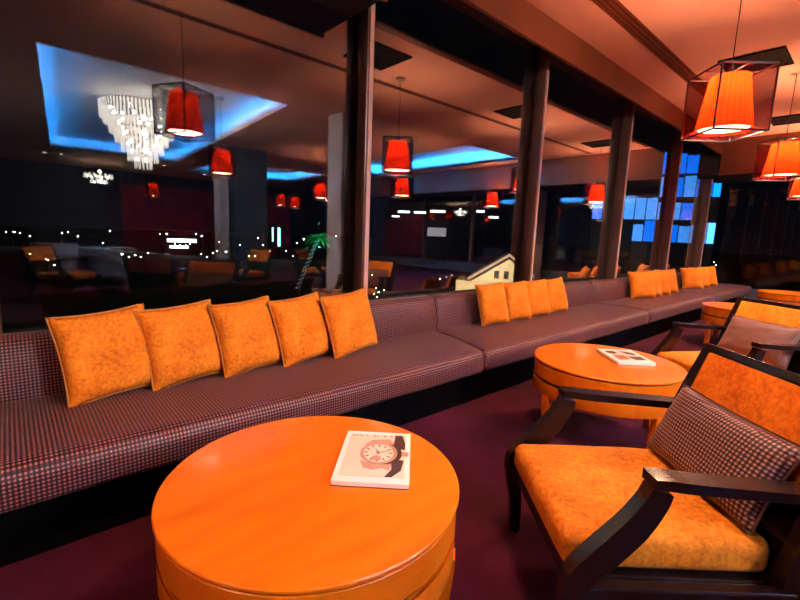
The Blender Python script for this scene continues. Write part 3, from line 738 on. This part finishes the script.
# pale gabled house
def house():
    p = far(494, 300, 52); t = empty('house', 'pale floodlit house with a gabled roof beyond the second window', 'house', (p.x, p.y, p.z-2.1), math.atan2(p.y, p.x)-PI/2)
    wm = plain('floodlit_render', (.75, .66, .52), .8); rm = plain('pale_roof', (.42, .33, .34), .7)
    W = 4.6
    obj('wall', box((-W, 0, 0), (W, 6, 4.2)), wm, t)
    bm = bmesh.new(); a = [(-W+1.3, 4.2), (W*.82, 4.2), (W*.82, 5.4), (1.8, 7.2)]; f = [bm.verts.new((x, -.3, z)) for x, z in [(-2.8, 4.2), (3.9, 4.2), (3.9, 4.9), (1.4, 7.0)]]; b = [bm.verts.new((v.co.x, 6, v.co.z)) for v in f]
    bm.faces.new(f); bm.faces.new(b[::-1])
    for i in range(4): bm.faces.new((f[i], f[(i+1) % 4], b[(i+1) % 4], b[i]))
    obj('gable', bm, wm, t)
    bm = bmesh.new()
    for a, b in (((-3.2, 4.3), (1.4, 7.3)), ((1.4, 7.3), (4.3, 5.0))):
        v = [bm.verts.new((x, y, z+dz)) for y in (-.6, 6.2) for (x, z) in (a, b) for dz in (0, .35)]
        for q in ((0, 1, 3, 2), (4, 5, 7, 6), (0, 1, 5, 4), (2, 3, 7, 6), (0, 2, 6, 4), (1, 3, 7, 5)): bm.faces.new([v[i] for i in q])
    obj('roof', bm, rm, t)
    for x in (-.2, .9, 2.2): obj('window', box((x, -.36, 4.7), (x+.55, -.28, 5.6)), M['bldg'], t)
    ld = bpy.data.lights.new('floodlight', 'AREA'); ld.size = 6; ld.energy = 3000; ld.color = (1, .70, .36)
    lo = bpy.data.objects.new('floodlight', ld); COL.objects.link(lo); lo.parent = t; lo.location = (-1, -9, 7); lo.rotation_euler = (R(72), 0, 0)
house()
# palm wrapped in lights
def palm():
    base = far(297, 290, 80); top = far(318, 238, 80); t = empty('palm_tree', 'leaning palm lit green with a lamp-wrapped trunk, beyond the near window', 'palm tree', base)
    v = top-base; bm = bmesh.new(); tube(bm, [v*k/8+Vector((0, 0, -3 if k == 0 else 0)) for k in range(9)], [.35]+[.28]*7+[.22], 8); obj('trunk', bm, M['bldg'], t)
    bm = bmesh.new()
    for k in range(70):
        a = k*1.1; f = k/70*.98+.01; w = (abs(math.sin(k*.55)) > .35)
        if not w: continue
        bmesh.ops.create_icosphere(bm, subdivisions=1, radius=.075, matrix=Matrix.Translation(v*f+Vector((.34*math.cos(a), .34*math.sin(a), 0))))
    obj('string_lights', bm, glow('string_light', (.8, .9, .95), .8), t)['kind'] = 'stuff'
    bm = bmesh.new(); rn = random.Random(5)
    for k in range(40):
        a = 2*PI*k/40+rn.uniform(-.1, .1); L = rn.uniform(1.6, 2.6); up = rn.uniform(.1, 1.5); prev = None
        for s in range(8):
            q = s/7; c = v+Vector((math.cos(a)*L*q, math.sin(a)*L*q, up*L*q*.9-L*q*q*.95)); w = .22*math.sin(PI*min(1, q*.9+.12)); n = Vector((-math.sin(a), math.cos(a), 0))*w
            row = [bm.verts.new(c-n-Vector((0, 0, .1))), bm.verts.new(c), bm.verts.new(c+n-Vector((0, 0, .1)))]
            if prev: bm.faces.new((prev[0], prev[1], row[1], row[0])); bm.faces.new((prev[1], prev[2], row[2], row[1]))
            prev = row
    obj('fronds', bm, plain('palm_leaf', (.05, .30, .12), .6), t)
    for dz, e in ((-1.5, 600), (2.5, 250)):
        ld = bpy.data.lights.new('palm_uplight', 'POINT'); ld.energy = e; ld.color = (.05, 1, .45); ld.shadow_soft_size = .3
        lo = bpy.data.objects.new('palm_uplight', ld); COL.objects.link(lo); lo.parent = t; lo.location = v+Vector((-.8, -1.8, dz))
palm()
# distant buildings
def building(px, pyt, w, dist, lab, wins, depth=12, mat='win', frame=None):
    top = far(px, pyt, dist); H = top.z-GZ
    t = empty('office_building', lab, 'building', (top.x, top.y, GZ), math.atan2(top.y, top.x)-PI/2)
    obj('walls', box((-w/2, 0, 0), (w/2, depth, H)), M['bldg'], t)
    for (x, z, ww, hh, m) in wins: obj('window', box((x, -.15, H+z), (x+ww, .05, H+z+hh)), M[m], t)
    return t
building(425, 200, 70, 300, 'dark office block with short rows of white windows, beyond the second window', [(-18, -9, 8, 1.3, 'win'), (-7, -9, 8, 1.3, 'win'), (4, -8, 10, 1.5, 'win'), (-22, -12, 5, 1, 'win')])
building(490, 200, 40, 380, 'dark office block with two white window strips, left of the second mullion', [(-16, -10.5, 12, 1.7, 'win'), (0, -15, 8, 1.6, 'win')])
building(184, 237, 18, 260, 'low building with a row of bright white windows, behind the near cushions', [(-8, -2.8, 14, 1.8, 'win'), (-7, -6, 9, 1.3, 'win')])
building(437, 226, 13, 260, 'low white-lit building block centred in the second window', [(-5.5, -5.5, 11, 4.6, 'winp')], mat='winp') if False else None
M['winp'] = glow('lit_hoarding', (.62, .50, .52), .8)
building(437, 226, 13, 260, 'low pale-lit building block centred in the second window', [(-5.5, -6, 11, 5, 'winp')])
t_ = building(279, 226, 3, 240, 'slim tower with a vertical teal neon strip, beyond the near window', [(-.5, -10.5, 1.0, 9.5, 'lit_t'), (-3.4, -8, .5, 7, 'lit_t')], depth=3)
# blue glass building standing in for an unclear patch of blue light
def blue_block():
    pa = far(598, 160, 70); pb = far(728, 140, 70); w = (pb-pa).length; mid_ = (pa+pb)/2
    t = empty('standin_glass_building', 'blue-lit glass building standing in for blue light between the far mullions', 'building', (mid_.x, mid_.y, GZ), math.atan2(pb.y-pa.y, pb.x-pa.x))
    H = far(680, 150, 70).z-GZ
    obj('walls', box((-w/2, 0, 0), (w/2, 14, H)), M['bldg'], t)
    r = random.Random(12); n = 11
    for i in range(n):
        for j in range(4):
            u = i/n; x = -w/2+w*u; hh = 2.9
            if u < .4 and j < 2: continue
            if r.random() < (.45 if u < .5 else .12) and not (j == 2 and .25 < u < .5): continue
            m = 'winc' if (r.random() < .25 or (.25 < u < .5 and j == 2)) else 'winb'
            obj('window', box((x+.06, -.12, H-hh-.2-j*3.0), (x+w/n-.06, .05, H-.2-j*3.0-r.uniform(0, .9))), M[m], t)
blue_block()

# ---------------------------------------------------------------- world and view
w = bpy.data.worlds.new('night'); bpy.context.scene.world = w; w.use_nodes = True
bg = w.node_tree.nodes['Background']; bg.inputs[0].default_value = (.010, .014, .028, 1); bg.inputs[1].default_value = .1
sc = bpy.context.scene
sc.view_settings.view_transform = 'Standard'; sc.view_settings.look = 'None'; sc.view_settings.gamma = 1; sc.view_settings.exposure = 0
sc.cycles.use_denoising = True
sc.cycles.max_bounces = 10; sc.cycles.transparent_max_bounces = 24; sc.cycles.sample_clamp_indirect = 40
sc.cycles.caustics_reflective = False; sc.cycles.caustics_refractive = False
